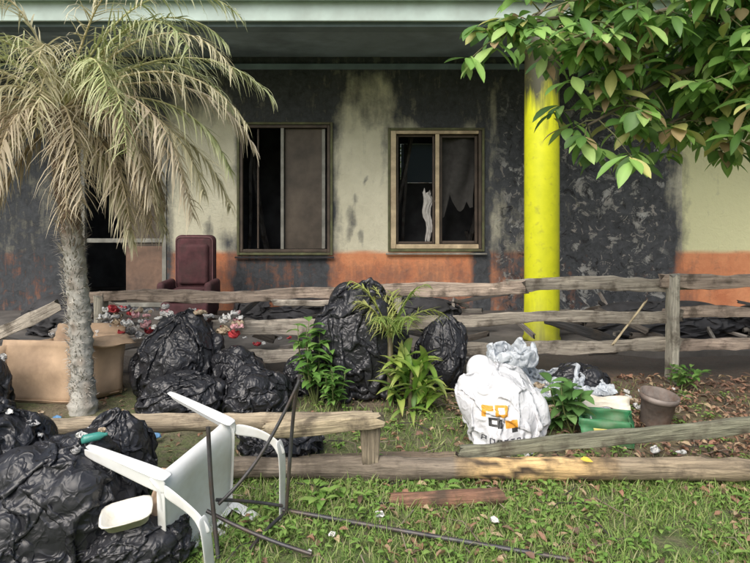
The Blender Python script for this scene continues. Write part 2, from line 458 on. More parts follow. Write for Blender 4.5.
HP(box('room_left_wall',(X0,WY+.18,0),(X0+.1,BY+.15,3.6),INT,None,0)); HP(box('room_right_wall',(X1-.1,WY+.18,0),(X1,BY+.15,3.6),INT,None,0))
for i,px in enumerate((-2.5,-.2,2.4)): HP(box('partition_wall',(px,WY+.18,.07),(px+.12,BY-.01,3.6),INT,None,0))
HP(box('room_floor',(X0+.1,WY+.18,-.05),(X1-.1,BY-.005,.065),CONC,None,0))
HP(box('room_ceiling',(X0,WY+.02,3.625),(X1,BY+.15,3.7),INT,None,0))
HP(box('verandah_ceiling',(X0-.4,6.42,3.60),(X1+.4,WY-.012,3.66),CEIL,None,0))
HP(box('eave_beam',(X0-.4,6.44,3.46),(X1+.4,6.66,3.597),BEAM,None,.01))
HP(box('fascia',(X0-.45,6.36,3.50),(X1+.45,6.41,3.76),FASC,None,.008))
HP(box('gutter_lip',(X0-.45,6.25,3.70),(X1+.45,6.357,3.82),FASC,None,.03))
HP(box('verandah_floor',(X0-.2,6.2,-.2),(X1+.2,WY-.012,.06),CONC,None,.02))
mb=MB(); vs=[];fs=[]; N=460
for i in range(N+1):
    x=lerp(X0-.55,X1+.55,i/N); w=.02*math.sin(i*1.25)
    vs+=[(x,6.2,3.86+w),(x,8.9,4.75+w),(x,11.4,3.86+w)]
for i in range(N): a=i*3; fs+=[(a,a+3,a+4,a+1),(a+1,a+4,a+5,a+2)]
mb.add(vs,fs,(.3,.3,.3)); HP(mb.build('roof',ROOF))
HP(box('wall_cornice',(X0,WY-.06,3.42),(X1,WY-.008,3.50),BEAM,None,.01))
def frame(a,b,lo,hi,y0,y1,w,mat,pre):
    HP(box(pre+'_jamb_l',(a,y0,lo),(a+w,y1,hi),mat)); HP(box(pre+'_jamb_r',(b-w,y0,lo),(b,y1,hi),mat))
    HP(box(pre+'_head',(a+w+.001,y0,hi-w),(b-w-.001,y1,hi),mat)); HP(box(pre+'_sill',(a+w+.001,y0,lo),(b-w-.001,y1,lo+w),mat))
a,b,lo,hi=OPEN[2]
frame(a-.04,b+.04,lo-.04,hi+.04,WY-.03,WY-.008,.035,GREEN,'window_trim')
HP(box('window_jamb_l',(a,WY-.02,lo),(a+.075,WY+.05,hi),TAN)); HP(box('window_jamb_r',(b-.04,WY-.02,lo),(b,WY+.05,hi),DARKF))
HP(box('window_head',(a+.076,WY-.02,hi-.045),(b-.041,WY+.05,hi),TAN)); HP(box('window_sill',(a+.076,WY-.02,lo),(b-.041,WY+.05,lo+.06),TAN))
HP(box('window_mullion',(.845,WY-.015,lo+.061),(.90,WY+.045,hi-.046),TAN))
frame(a+.08,.84,lo+.065,hi-.05,WY+.055,WY+.08,.03,DARKF,'sash')
frame(.905,1.445,lo+.065,hi-.05,WY+.055,WY+.08,.04,DARKF,'sash_b')
# sagging remains of a screen and shelving seen in the right half
mb=MB(); vs=[];fs=[]
for i in range(13):
    for j in range(25):
        u=i/12; t=j/24; vs.append((.93+.5*u+.03*math.sin(t*5), WY+.16+.05*math.sin(u*7+t*3)+.05*t, 2.5-(1.0+.45*noise.noise(V((u*4,2,3)))+.25*noise.noise(V((u*11,5,3))))*t))
for i in range(12):
    for j in range(24): q=i*25+j; fs.append((q,q+25,q+26,q+1))
mb.add(vs,fs,(.06,.058,.055)); HP(mb.build('scorched_curtain',col_mat('scorched_cloth',.95)))
mb=MB(); vs=[];fs=[]
for i in range(9):
    for j in range(15):
        t=j/14; vs.append((.66+.16*i/8*(1-.6*t)*(1+.6*noise.noise(V((0,j*.5,2))))+.02*math.sin(j*.8)+.07*t, WY+.13+.02*math.sin(i*2.1), lerp(1.72,1.0,t)+.09*noise.noise(V((i*.8,j*.4,4)))))
for i in range(8):
    for j in range(14): q=i*15+j; fs.append((q,q+15,q+16,q+1))
mb.add(vs,fs,(.5,.49,.47)); HP(mb.build('torn_curtain',col_mat('curtain_cloth',.9)))
for i in range(6):
    HP(plank('fallen_rafter',(.1+i*.35,10.2+.05*i,.1),(.6+i*.28-.4*(i%2),9.0+.3*i,2.8-.35*i),.07,.05,40+i,None,(.2,.19,.18)))
a,b,lo,hi=OPEN[1]
frame(a-.04,b+.04,lo-.04,hi+.04,WY-.03,WY-.008,.035,GREEN,'window_trim')
frame(a,b,lo,hi,WY-.012,WY+.05,.04,DARKF,'window_frame')
HP(box('window_mullion',(-1.32,WY-.01,lo+.041),(-1.275,WY+.045,hi-.041),GREYF))
HP(box('sliding_pane',(-1.265,WY+.055,lo+.045),(-.75,WY+.065,hi-.045),BROWNP,None,0))
HP(box('sliding_pane_edge',(-.748,WY+.045,lo+.045),(-.70,WY+.075,hi-.045),GREYF))
HP(box('sliding_bar',(-1.66,WY+.05,lo+.045),(-1.635,WY+.07,hi-.045),DARKF))
for i in range(5):
    HP(plank('fallen_rafter',(-2.1+i*.4,9.9+.1*i,.1),(-1.9+i*.35-.4*(i%2),9.3+.2*i,2.6-.3*i),.08,.05,50+i,None,(.2,.19,.18)))
a,b,lo,hi=OPEN[0]
frame(a,b,lo,hi,WY-.012,WY+.05,.06,GREYF,'door_frame')
HP(box('door_leaf',(a+.62,WY+.055,.12),(b-.065,WY+.095,hi-.065),BROWNP))
HP(box('door_rail',(a+.065,WY+.03,1.0),(b-.065,WY+.05,1.06),GREYF))
HP(box('door_lower_panel',(a+.62,WY+.03,.2),(b-.07,WY+.05,.95),simple('brown_panel',(.22,.14,.10),.7,.3,5,dirt=(.08,.06,.05))))
HP(box('sill_ledge',(.15,WY-.07,.84),(1.56,WY-.031,.862),GREYF)); HP(box('sill_ledge_b',(-1.95,WY-.07,.79),(-.57,WY-.031,.812),CHAR))

m=NT('lime_column_paint'); c=m.coord('Object'); sx=m.new('ShaderNodeSeparateXYZ'); m.link(m.new('ShaderNodeNewGeometry').outputs['Position'],sx.inputs[0])
n1=m.noise(5,5,c,.65); cc=m.coord('Object',(9,9,1.2)); n2=m.noise(1.5,5,cc); n3=m.noise(14,4,c)
k=m.ramp(n1,[(.3,(.60,.64,.015)),(.7,(.76,.78,.02))])
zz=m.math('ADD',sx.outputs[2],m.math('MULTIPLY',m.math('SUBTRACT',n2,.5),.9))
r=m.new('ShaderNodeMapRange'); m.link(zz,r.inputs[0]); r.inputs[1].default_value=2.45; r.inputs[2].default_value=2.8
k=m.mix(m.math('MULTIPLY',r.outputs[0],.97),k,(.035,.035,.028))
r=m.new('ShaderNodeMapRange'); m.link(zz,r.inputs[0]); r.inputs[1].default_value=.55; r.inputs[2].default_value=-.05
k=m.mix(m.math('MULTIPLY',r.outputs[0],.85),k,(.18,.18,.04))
k=m.mix(m.ramp(n3,[(.58,0),(.75,.5)]),k,(.34,.34,.06))
m.base(k); m.rough(.5); m.bump(n1,.25,.01); COLM=m.m
def lathe(name,prof,loc,mat,parent=None,seg=40,wob=0,col=(1,1,1),seed=0,rot=None):
    vs=[];fs=[]
    for i,(r,z) in enumerate(prof):
        for j in range(seg):
            a=2*math.pi*j/seg; q=1+wob*noise.noise(V((math.cos(a)*1.3,math.sin(a)*1.3,z*4+seed)))
            vs.append((r*q*math.cos(a),r*q*math.sin(a),z))
    for i in range(len(prof)-1):
        for j in range(seg): x=i*seg+j;y=i*seg+(j+1)%seg; fs.append((x,y,y+seg,x+seg))
    mb=MB(); mb.add(vs,fs,col); return mb.build(name,mat,True,parent,loc,rot)
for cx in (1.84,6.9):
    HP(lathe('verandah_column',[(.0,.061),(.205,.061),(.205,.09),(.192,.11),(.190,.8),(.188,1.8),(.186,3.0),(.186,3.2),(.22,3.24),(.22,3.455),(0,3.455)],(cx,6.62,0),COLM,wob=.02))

def attach(ob,par):
    ob.parent=par; ob.matrix_parent_inverse=Matrix.Translation(-par.location); return ob
deb=empty('charred_debris',(2.5,7.2,0))
for i in range(110):
    x=R.uniform(-4,5.2); y=R.uniform(5.75,7.9)
    if abs(x-1.84)<.45 and abs(y-6.62)<.6: continue
    if -3<x<-1.7 and y>6.9: continue
    a=R.uniform(0,6.28); L=R.uniform(.25,1.0); z=R.uniform(.06,.3)
    c0=R.choice([(.05,.05,.05),(.09,.085,.08),(.15,.13,.11),(.04,.04,.04),(.25,.23,.20),(.3,.27,.24)])
    attach(plank('charred_plank',(x,y,z),(x+math.cos(a)*L,y+math.sin(a)*L*.5,z+R.uniform(-.05,.2)),R.uniform(.03,.09),.03,i,None,c0),deb)
for i,(x,y,rx,rz) in enumerate([(3.3,6.9,1.0,.24),(.2,7.3,.9,.28),(-1.2,7.5,.7,.28),(4.8,6.9,.9,.22),(-3.6,7.1,.6,.3)]):
    attach(bag('ash_heap',TC,(x,y,.06+rz*.65),(rx,.5,rz),i,CHAR,seed=i),deb)

# ------------------------------------------------------------ fences
bf=empty('wooden_fence',(0,5.4,0))
G1=(.46,.37,.30);G2=(.39,.35,.29);G3=(.50,.45,.38)
for i,(x0,z0,x1,z1,h,yo,cl) in enumerate([(-2.62,.718,-.2,.765,.105,0,G1),(-.32,.76,1.35,.82,.115,-.02,G1),(1.2,.825,2.9,.875,.12,.0,G2),(2.55,.885,4.6,.90,.12,-.05,G1),
      (-.95,.655,-.25,.675,.05,.05,(.42,.16,.08)),(-.9,.69,-.3,.70,.05,-.06,G3),
      (-1.47,.448,.2,.47,.13,0,G3),(.1,.49,2.75,.575,.105,.0,G2),(2.6,.57,4.6,.60,.10,.01,G1),
      (-1.52,.18,.1,.22,.12,.0,G3),(.0,.22,1.5,.27,.1,.03,G2),(1.35,.27,2.75,.30,.115,.0,G2),(2.55,.29,4.6,.32,.11,.02,G1)]):
    attach(plank('rail',(x0,5.4+yo,z0),(x1,5.4+yo+.02,z1),h,.035,i+1,None,cl,warp=.026),bf)
for i,x in enumerate((-2.5,.2,2.64,4.45)):
    attach(plank('post',(x,5.34 if x==2.64 else 5.45,-.15),(x+.01,5.34 if x==2.64 else 5.45,.93 if x==2.64 else .74),.075,.135,60+i,None,(.50,.47,.39),warp=.006),bf)
attach(plank('loose_board',(-3.5,5.35,.34),(-2.85,5.4,.66),.11,.03,77,None,G3),bf)
attach(plank('leaning_stick',(2.1,5.3,.32),(2.42,5.36,.70),.022,.022,78,None,(.6,.5,.32),log=True),bf)

ff=empty('log_fence',(0,3.4,0))
def logc(t,a):
    x=t
    if .36<x<.60: 
        k=noise.noise(V((x*26,a*1.2,4)))+.5*noise.noise(V((x*60,a*2,7)))
        e=min(sm(.36,.40,x),sm(.60,.52,x))
        return mixc((.34,.25,.15),mixc((.78,.54,.26),(.07,.05,.035),sm(.10,.25,k)),e)
    if x>=.60: return (.36,.29,.20)
    return (.24,.20,.155)
attach(plank('lower_log',(-.9,3.42,.075),(2.9,3.40,.07),.125,.11,101,None,colf=logc,log=True),ff)
attach(plank('upper_rail',(-2.5,3.44,.30),(-.02,3.43,.335),.105,.08,102,None,(.46,.38,.27),log=True),ff)
attach(plank('rail_end_slab',(-.62,3.37,.30),(.03,3.37,.365),.07,.09,103,None,(.54,.45,.30)),ff)
attach(plank('post',(-.03,3.42,-.15),(-.025,3.42,.36),.11,.10,104,None,(.3,.25,.18),warp=.004),ff)
attach(plank('post',(2.75,3.5,-.15),(2.75,3.5,.42),.1,.1,105,None,(.28,.23,.16),warp=.004),ff)
attach(plank('post',(-2.35,3.5,-.15),(-2.35,3.5,.42),.1,.1,106,None,(.28,.23,.16),warp=.004),ff)
attach(plank('slanting_plank',(.5,3.49,.125),(2.7,3.52,.345),.085,.035,107,None,(.25,.25,.18)),ff)
attach(plank('ground_log',(.08,3.12,.03),(.66,3.16,.05),.08,.08,108,None,(.26,.14,.09),log=True),ff)
attach(plank('ground_board',(-.6,3.62,.02),(.5,3.66,.03),.05,.1,109,None,(.26,.2,.14)),ff)

# ------------------------------------------------------------ rubbish bags
def B(T,x,y,rx,ry,rz,rot,sh=(0,0),z=0,**k): return bag('rubbish_bag',T,(x,y,.65*rz-.02+z),(rx,ry,rz),rot,shear=sh,seed=x*3.1+y,**k)
backbags=[B(TA,-1.64,4.96,.42,.32,.48,.6),B(TB,-1.45,4.5,.38,.26,.22,1.4),B(TC,-.93,4.6,.30,.25,.24,2.2),B(TB,-.06,4.98,.44,.32,.64,.3,(-.05,0)),
 B(TT,.52,5.14,.27,.22,.42,1.1,(.1,0)),B(TC,-.5,5.0,.30,.25,.26,4.0),B(TC,-2.98,4.45,.28,.26,.38,1.9),B(TB,1.72,4.98,.28,.2,.19,3.3),B(TC,-1.15,4.95,.27,.22,.30,5.2)]
frontbags=[B(TB,-1.86,2.90,.42,.36,.47,2.0),B(TC,-1.42,2.78,.42,.30,.34,.9),B(TA,-1.38,3.12,.28,.22,.36,3.6,(.1,0)),B(TC,-1.04,2.68,.26,.2,.16,4.4),B(TT,-1.62,2.62,.3,.2,.26,.2)]
B(TB,-.62,3.8,.32,.22,.17,5.0)
wm,wk=bag_mat('white_sack_plastic',(.80,.81,.84),.42,.3,.12)
c=wm.coord('Object'); s3=wm.new('ShaderNodeSeparateXYZ'); wm.link(c,s3.inputs[0])
def rect(x0,x1,z0,z1):
    f=wm.math('MULTIPLY',wm.math('GREATER_THAN',s3.outputs[0],x0),wm.math('LESS_THAN',s3.outputs[0],x1))
    f=wm.math('MULTIPLY',f,wm.math('GREATER_THAN',s3.outputs[2],z0)); f=wm.math('MULTIPLY',f,wm.math('LESS_THAN',s3.outputs[2],z1))
    return wm.math('MULTIPLY',f,wm.math('LESS_THAN',s3.outputs[1],0))
k=wk
for (a,b,lo,hi,cc) in [(-.17,-.10,.03,.06,(.80,.38,.04)),(-.17,-.145,-.01,.03,(.80,.38,.04)),(-.09,-.01,.0,.065,(.80,.38,.04)),(-.07,-.03,.02,.05,(.8,.8,.8)),(-.13,-.05,-.06,-.01,(.03,.03,.03)),(-.11,-.08,-.045,-.025,(.8,.8,.8)),(-.03,.05,-.065,-.02,(.80,.38,.04)),(.01,.05,-.09,-.065,(.04,.04,.04))]:
    k=wm.mix(rect(a,b,lo,hi),k,cc)
x=-.17
INK=(.06,.06,.08)
for i,L in enumerate("POPSTA"):
    w=.028; z0,z1=-.165,-.125; zm=(z0+z1)/2; q=.007
    bars={'P':[(0,q,z0,z1),(0,w,z1-q,z1),(0,w,zm-q/2,zm+q/2),(w-q,w,zm,z1)],'O':[(0,q,z0,z1),(w-q,w,z0,z1),(0,w,z1-q,z1),(0,w,z0,z0+q)],
     'S':[(0,w,z1-q,z1),(0,w,zm-q/2,zm+q/2),(0,w,z0,z0+q),(0,q,zm,z1),(w-q,w,z0,zm)],'T':[(0,w,z1-q,z1),(w/2-q/2,w/2+q/2,z0,z1)],
     'A':[(0,q,z0,z1),(w-q,w,z0,z1),(0,w,z1-q,z1),(0,w,zm-q/2,zm+q/2)]}[L]
    for b_ in bars: k=wm.mix(rect(x+b_[0],x+b_[1],b_[2],b_[3]),k,INK)
    x+=.042
wm.base(k)
bag('white_sack',TW,(.845,3.97,.24),(.34,.28,.385),2.6,wm.m,shear=(-.12,.08),seed=2)
CLR=bag_mat('clear_plastic',(.72,.77,.82),.25,.3,.3)[0].m
def csheet(seed,x,y,z,s,rot,end=(.6,.55,.5),n=44):
    P,F=crump(seed,n=n,end=end); cr,sr=math.cos(rot),math.sin(rot)
    Q=np.stack([P[:,0]*cr-P[:,1]*sr,P[:,0]*sr+P[:,1]*cr,P[:,2]],1)*s
    npmesh('plastic_sheet',Q,F,CLR,(x,y,z+.3*s))
csheet(1,1.05,4.75,.03,.55,.3,(.7,.5,1.0)); csheet(2,1.10,4.82,.30,.44,1.3,(.6,.5,.8)); csheet(3,1.36,4.72,.08,.55,.9,(.75,.5,.7)); csheet(4,1.60,4.45,.0,.38,2.0,(.8,.55,.45))
csheet(5,1.62,4.75,.08,.38,2.9,(.9,.6,.4)); csheet(6,1.22,4.5,.0,.4,2.2,(.8,.6,.5))

# ------------------------------------------------------------ cardboard box
CARD=simple('cardboard',(.46,.33,.22),.85,.2,5,.1,dirt=(.26,.18,.12))
cb=empty('cardboard_box',(-2.5,4.9,0))
def sheet(name,pts,mat,parent,th=.006,seed=0,amp=.01,n=10):
    vs=[];fs=[]; p=[V(q) for q in pts]
    for i in range(n+1):
        for j in range(n+1):
            u,v=i/n,j/n; q=p[0]*(1-u)*(1-v)+p[1]*u*(1-v)+p[2]*u*v+p[3]*(1-u)*v
            nn=(p[1]-p[0]).cross(p[3]-p[0]).normalized(); q=q+nn*amp*noise.noise(V((u*3,v*3,seed)))
            vs.append(q)
    for i in range(n):
        for j in range(n): a=i*(n+1)+j; fs.append((a,a+n+1,a+n+2,a+1))
    mb=MB(); mb.add(vs,fs,(1,1,1)); ob=mb.build(name,mat,True)
    s=ob.modifiers.new('s','SOLIDIFY'); s.thickness=th
    if parent: attach(ob,parent)
    return ob
A=V((-2.98,4.76,0.0));B_=V((-2.38,4.70,0.0));D=V((-2.10,4.98,.0)); E=A+D-B_
up=V((0,0,.44)); t_=V((.0,.05,.04))
sheet('front_panel',[A,B_,B_+up+t_,A+up+t_],CARD,cb,seed=1,amp=.03)
sheet('side_panel',[B_,D,D+up+V((.03,0,.05)),B_+up+t_],CARD,cb,seed=2,amp=.03)
sheet('back_panel',[D,E,E+up,D+up],CARD,cb,seed=3)
sheet('end_panel',[E,A,A+up,E+up],CARD,cb,seed=4)
sheet('base_panel',[A+V((0,0,.02)),B_+V((0,0,.02)),D+V((0,0,.02)),E+V((0,0,.02))],CARD,cb,seed=5)
sheet('flap_side',[B_+up+t_,D+up+V((.03,0,.05)),D+up+V((.16,-.1,.0)),B_+up+V((.16,-.08,.02))],CARD,cb,seed=7,amp=.04)
sheet('flap_back',[D+up,E+up,E+up+V((.0,.1,.10)),D+up+V((0,.1,.12))],CARD,cb,seed=6,amp=.04)

# ------------------------------------------------------------ white plastic chair (lying on its back)
CH=simple('white_chair_plastic',(.80,.82,.82),.35,.05,4,.05,dirt=(.52,.49,.42))
ch=empty('plastic_chair',(0,0,0))
def strip(name,path,width_dirs,ws,th=.008,bev=True):
    vs=[];fs=[]
    for p,wd,w in zip(path,width_dirs,ws):
        p=V(p);wd=V(wd).normalized(); vs+=[p-wd*w/2,p-wd*w/6+V((0,0,0)),p+wd*w/6,p+wd*w/2]
    for i in range(len(path)-1):
        for j in range(3): a=i*4+j; fs.append((a,a+1,a+5,a+4))
    mb=MB(); mb.add(vs,fs,(1,1,1)); ob=mb.build(name,CH,True)
    s=ob.modifiers.new('s','SOLIDIFY'); s.thickness=th; s.offset=0
    u=ob.modifiers.new('u','SUBSURF'); u.levels=u.render_levels=2
    ob.parent=ch; return ob
vs=[];fs=[];n=12
for i in range(n+1):
    for j in range(n+1):
        u=i/n*2-1;v=j/n*2-1
        w=.23+.02*v; x=u*w; y=v*.22; z=.42-.025*(1-u*u)*(1-v*v)-.03*max(0,v)**4*1.0-.015*abs(u)**6
        if v>.85: z-=.02
        vs.append((x,y,z))
for i in range(n):
    for j in range(n): a=i*(n+1)+j; fs.append((a,a+n+1,a+n+2,a+1))
mb=MB(); mb.add(vs,fs,(1,1,1)); ob=mb.build('seat',CH,True); s=ob.modifiers.new('s','SOLIDIFY'); s.thickness=.01; ob.parent=ch
for sgn in(-1,1):
    strip('seat_apron',[(sgn*.235,.2,.395),(sgn*.232,0,.395),(sgn*.22,-.2,.395)],[(0,0,1)]*3,[.05,.04,.05])
    strip('front_leg_side',[(sgn*.235,.19,.43),(sgn*.25,.215,.2),(sgn*.262,.235,0)],[(0,1,0)]*3,[.085,.06,.045])
    strip('front_leg_face',[(sgn*.215,.225,.43),(sgn*.232,.242,.2),(sgn*.246,.256,0)],[(1,0,0)]*3,[.075,.05,.035])
    strip('rear_leg_side',[(sgn*.22,-.19,.43),(sgn*.235,-.23,.2),(sgn*.25,-.27,0)],[(0,1,0)]*3,[.085,.06,.045])
    strip('rear_leg_face',[(sgn*.20,-.225,.43),(sgn*.217,-.255,.2),(sgn*.235,-.29,0)],[(1,0,0)]*3,[.075,.05,.035])
    strip('arm_support',[(sgn*.237,.18,.41),(sgn*.265,.185,.52),(sgn*.275,.16,.62),(sgn*.275,.10,.655)],[(0,1,0),(0,1,0),(0,.8,.6),(.6,.2,.8)],[.07,.05,.045,.045])
    strip('armrest',[(sgn*.275,.17,.63),(sgn*.275,.10,.658),(sgn*.27,-.05,.665),(sgn*.25,-.2,.68),(sgn*.225,-.255,.70)],[(1,0,0)]*5,[.05,.06,.055,.05,.05])
    strip('back_upright',[(sgn*.205,-.2,.41),(sgn*.215,-.235,.6),(sgn*.2,-.28,.78),(sgn*.13,-.305,.855),(0,-.312,.875)],[(1,.0,.0),(1,0,0),(1,0,.3),(.4,0,1),(0,0,1)],[.06,.055,.055,.06,.07])
for x in(-.12,-.06,0,.06,.12):
    strip('back_slat',[(x*.9,-.215,.42),(x,-.25,.6),(x*1.05,-.285,.76),(x,-.305,.85)],[(1,0,0)]*4,[.035,.033,.033,.033])
strip('back_base',[(-.21,-.212,.42),(0,-.218,.42),(.21,-.212,.42)],[(0,-.1,1)]*3,[.05,.05,.05])
Mx=Matrix(((0,0,1,0),(1,0,0,0),(0,1,0,0),(0,0,0,1)))
ch.matrix_world=Matrix.Translation((-1.22,3.0,.275))@Matrix.Rotation(math.radians(-22),4,'Z')@Matrix.Rotation(math.radians(8),4,'Y')@Matrix.Rotation(math.radians(10),4,'X')@Mx@Matrix.Scale(1.06,4)

# ------------------------------------------------------------ black tubular chair frame
MET=simple('rusty_black_metal',(.075,.075,.08),.45,.4,10,.15,.4,dirt=(.13,.085,.055))
mf=empty('metal_chair_frame',(-.4,2.85,0))
def T(n,p,r=.011): attach(tube(n,p,r,MET),mf)
T('rear_leg',[(-.36,2.88,.76),(-.385,2.9,.66),(-.41,2.92,.42),(-.44,2.98,.05)],.009)
T('brace',[(-.36,2.87,.74),(-.44,2.85,.56),(-.6,2.8,.3),(-.72,2.76,.2)],.008)
T('side_leg',[(-.765,2.75,.56),(-.755,2.74,.4),(-.74,2.73,.22),(-.70,2.68,.0)],.010)
T('ground_rail',[(-.46,3.0,.05),(-.1,2.92,.03),(.3,2.79,.03),(.85,2.62,.03)],.011)
T('cross_bar',[(-.78,2.78,.16),(-.55,2.74,.06),(-.28,2.66,.03)],.009)
T('cross_bar_b',[(-.44,3.0,.04),(-.5,2.85,.06),(-.56,2.7,.03)],.009)
T('foot_bar',[(-.73,2.76,.22),(-.62,2.88,.16),(-.46,2.98,.08)],.008)

# ------------------------------------------------------------ maroon armchair on the verandah
MAR=simple('maroon_fabric',(.085,.030,.036),.85,.4,9,.3,dirt=(.045,.03,.028)); PIPE=simple('piping',(.16,.08,.085),.6,.2)
ac=empty('armchair',(-2.3,7.5,0))
def soft(name,lo,hi,bev,mat=MAR):
    o=box(name,lo,hi,mat,None,bev); o.modifiers['b'].segments=5; attach(o,ac)
    for p in o.data.polygons: p.use_smooth=True
    return o
soft('seat_base',(-2.60,7.25,.16),(-2.02,7.80,.36),.04)
soft('seat_cushion',(-2.53,7.22,.361),(-2.09,7.66,.50),.05)
bk=soft('backrest',(-2.57,7.66,.37),(-2.05,7.82,1.15),.075)
soft('back_cushion',(-2.50,7.61,.52),(-2.12,7.70,1.04),.05)
for x in(-2.65,-2.075): soft('armrest',(x,7.25,.365),(x+.10,7.70,.60),.045)
for x in(-2.56,-2.06):
    for y in(7.3,7.75): attach(lathe('leg',[(0,0),(.018,0),(.028,.105),(0,.105)],(x,y,.06),simple('leg_wood',(.1,.06,.04))),ac)
def rr(x0,x1,z0,z1,y,r=.06):
    p=[]
    for cx,cz,a0 in((x1-r,z1-r,0),(x0+r,z1-r,90),(x0+r,z0+r,180),(x1-r,z0+r,270)):
        for k in range(5): a=math.radians(a0+k*22.5); p.append((cx+r*math.cos(a),y,cz+r*math.sin(a)))
    return p+[p[0]]
attach(tube('piping',rr(-2.545,-2.075,.45,1.125,7.668),.007,PIPE),ac)

# ------------------------------------------------------------ green carton, pot, tray
GC=simple('green_carton',(.03,.20,.08),.55,.25,9,.1,dirt=(.12,.16,.08)); YC=simple('yellow_label',(.6,.52,.15),.6,.2,dirt=(.5,.48,.4)); WC=simple('white_foam',(.78,.76,.68),.6,.08,dirt=(.5,.45,.35))
gc=empty('green_carton_box',(1.55,3.95,.1))
a0=V((1.36,3.92,.0));b0=V((1.66,3.84,.0));d0=V((1.76,4.06,.0));e0=a0+d0-b0;u0=V((-.02,.02,.17))
for i,(p,q) in enumerate(((a0,b0),(b0,d0),(d0,e0),(e0,a0))): sheet('panel',[p,q,q+u0,p+u0],GC,gc,.004,i,.03)
sheet('panel_base',[a0+V((0,0,.01)),b0+V((0,0,.01)),d0+V((0,0,.01)),e0+V((0,0,.01))],GC,gc,.004)
sheet('flap',[e0+u0,d0+u0,d0+u0+V((.02,.08,.07)),e0+u0+V((0,.08,.05))],WC,gc,.004,9,.03)
off=V((-.003,-.020,0)); sheet('label',[a0.lerp(b0,.25)+off+u0*.3,a0.lerp(b0,.6)+off+u0*.3,a0.lerp(b0,.6)+off+u0*.7,a0.lerp(b0,.25)+off+u0*.7],YC,gc,.002,0,.0)
POT=simple('grimy_pot',(.20,.17,.15),.6,.5,8,.3,dirt=(.12,.06,.035))
lathe('plant_pot',[(0,.0),(.09,.0),(.095,.02),(.12,.20),(.135,.205),(.135,.24),(.12,.24),(.11,.18),(0,.17)],(1.98,4.25,.0),POT,wob=.12,rot=(.12,.1,0))
bpy.context.view_layer.update()
tr=empty('foam_food_tray',(-1.07,2.6,top_z(frontbags,-1.07,2.6)+.02))
t1=MB(); vs=[];fs=[];n=16
for ring,(s_,z) in enumerate([(1.1,.04),(1.0,.04),(.85,.0),(.0,.0)]):
    for j in range(n):
        a=2*math.pi*j/n; ca,sa=math.cos(a),math.sin(a); vs.append((math.copysign(abs(ca)**.5,ca)*.10*s_,math.copysign(abs(sa)**.5,sa)*.065*s_,z))
for i in range(3):
    for j in range(n): x=i*n+j;y=i*n+(j+1)%n; fs.append((x,y,y+n,x+n))
t1.add(vs,fs,(1,1,1)); ob=t1.build('tray',WC,True); ob.parent=tr; s=ob.modifiers.new('s','SOLIDIFY'); s.thickness=.006
tr.rotation_euler=(.3,-.15,.25)
zc=top_z(frontbags,-.98,2.7)
sheet('cardboard_scrap',[(-1.04,2.66,zc-.02),(-.95,2.68,zc-.02),(-.93,2.80,zc+.16),(-.99,2.79,zc+.17)],simple('cream_card',(.66,.48,.33),.8,.1),None,.004,3,.02)
bx_,by_=-1.34,2.74; lathe('plastic_bottle',[(0,0),(.018,0),(.020,.02),(.019,.075),(.010,.095),(.008,.10),(.008,.11),(0,.11)],(bx_,by_,top_z(frontbags,bx_,by_)+.02),simple('green_bottle',(.06,.28,.24),.2,.1),rot=(1.45,.2,1.9))

# ------------------------------------------------------------ litter
mb=MB()
CT=[crump(20+i,n=13,end=e,ref=False,iters=90) for i,e in enumerate([(.75,.7,.3),(.6,.6,.5),(.9,.7,.25),(.7,.5,.4)])]
def scrap(p,s,col,seed):
    P,F=CT[seed%4]; rot=Matrix.Rotation(R.uniform(0,6.28),3,'Z')@Matrix.Rotation(R.uniform(-.5,.5),3,'X'); asp=R.uniform(.6,1.1); p=V(p)
    mb.add([p+rot@V((q[0]*s*.6,q[1]*s*asp*.6,q[2]*s*.6)) for q in P],F,col)
WH=(.70,.70,.68);RD=(.55,.06,.07);BL=(.1,.25,.45);TN=(.5,.4,.28);GY=(.4,.4,.4);PN=(.7,.4,.42)
for i in range(85):
    x=R.uniform(-2.35,-1.15); y=R.uniform(5.0,5.34); zt=top_z(backbags,x,y)
    scrap((x,y,max(zt+.02,R.uniform(.44,.66))),R.uniform(.07,.17),R.choice([WH,WH,GY,RD,RD,TN,PN]),i)
for i in range(30):
    x=R.uniform(-2.9,-1.4); y=R.uniform(3.7,4.4); scrap((x,y,.03+R.random()*.03),R.uniform(.05,.13),R.choice([WH,TN,GY,BL]),i+90)
for i in range(20):
    x=R.uniform(1.2,2.2); y=R.uniform(4.1,4.8); scrap((x,y,.05+R.random()*.1),R.uniform(.07,.16),R.choice([WH,WH,(.5,.6,.7),TN]),i+200)
for i in range(12):
    x=R.uniform(1.6,2.8); y=R.uniform(4.3,5.2); scrap((x,y,.03),R.uniform(.04,.10),R.choice([WH,GY,TN]),i+300)
for i,(x,y,s) in enumerate([(.02,2.98,.07),(.2,3.12,.06),(.58,2.93,.07),(1.75,3.75,.10),(1.9,3.72,.08),(-.2,2.8,.05)]): scrap((x,y,.04),s,WH,i+400)
for i in range(14):
    x=R.uniform(-.9,2.4); y=R.uniform(2.65,3.3); scrap((x,y,ground_h(x,y)+.02),R.uniform(.02,.05),R.choice([WH,TN,GY,(.2,.2,.2)]),i+450)
for i in range(14):
    x=R.uniform(-1.8,-1.1); y=R.uniform(2.7,3.1); scrap((x,y,top_z(frontbags,x,y)+.01),R.uniform(.03,.09),R.choice([WH,TN,WH,GY]),i+500)
for i in range(9):
    x=R.uniform(-3.1,-2.8);y=R.uniform(4.4,4.6); scrap((x,y,top_z(backbags,x,y)+.01),R.uniform(.05,.12),R.choice([WH,TN,GY]),i+600)
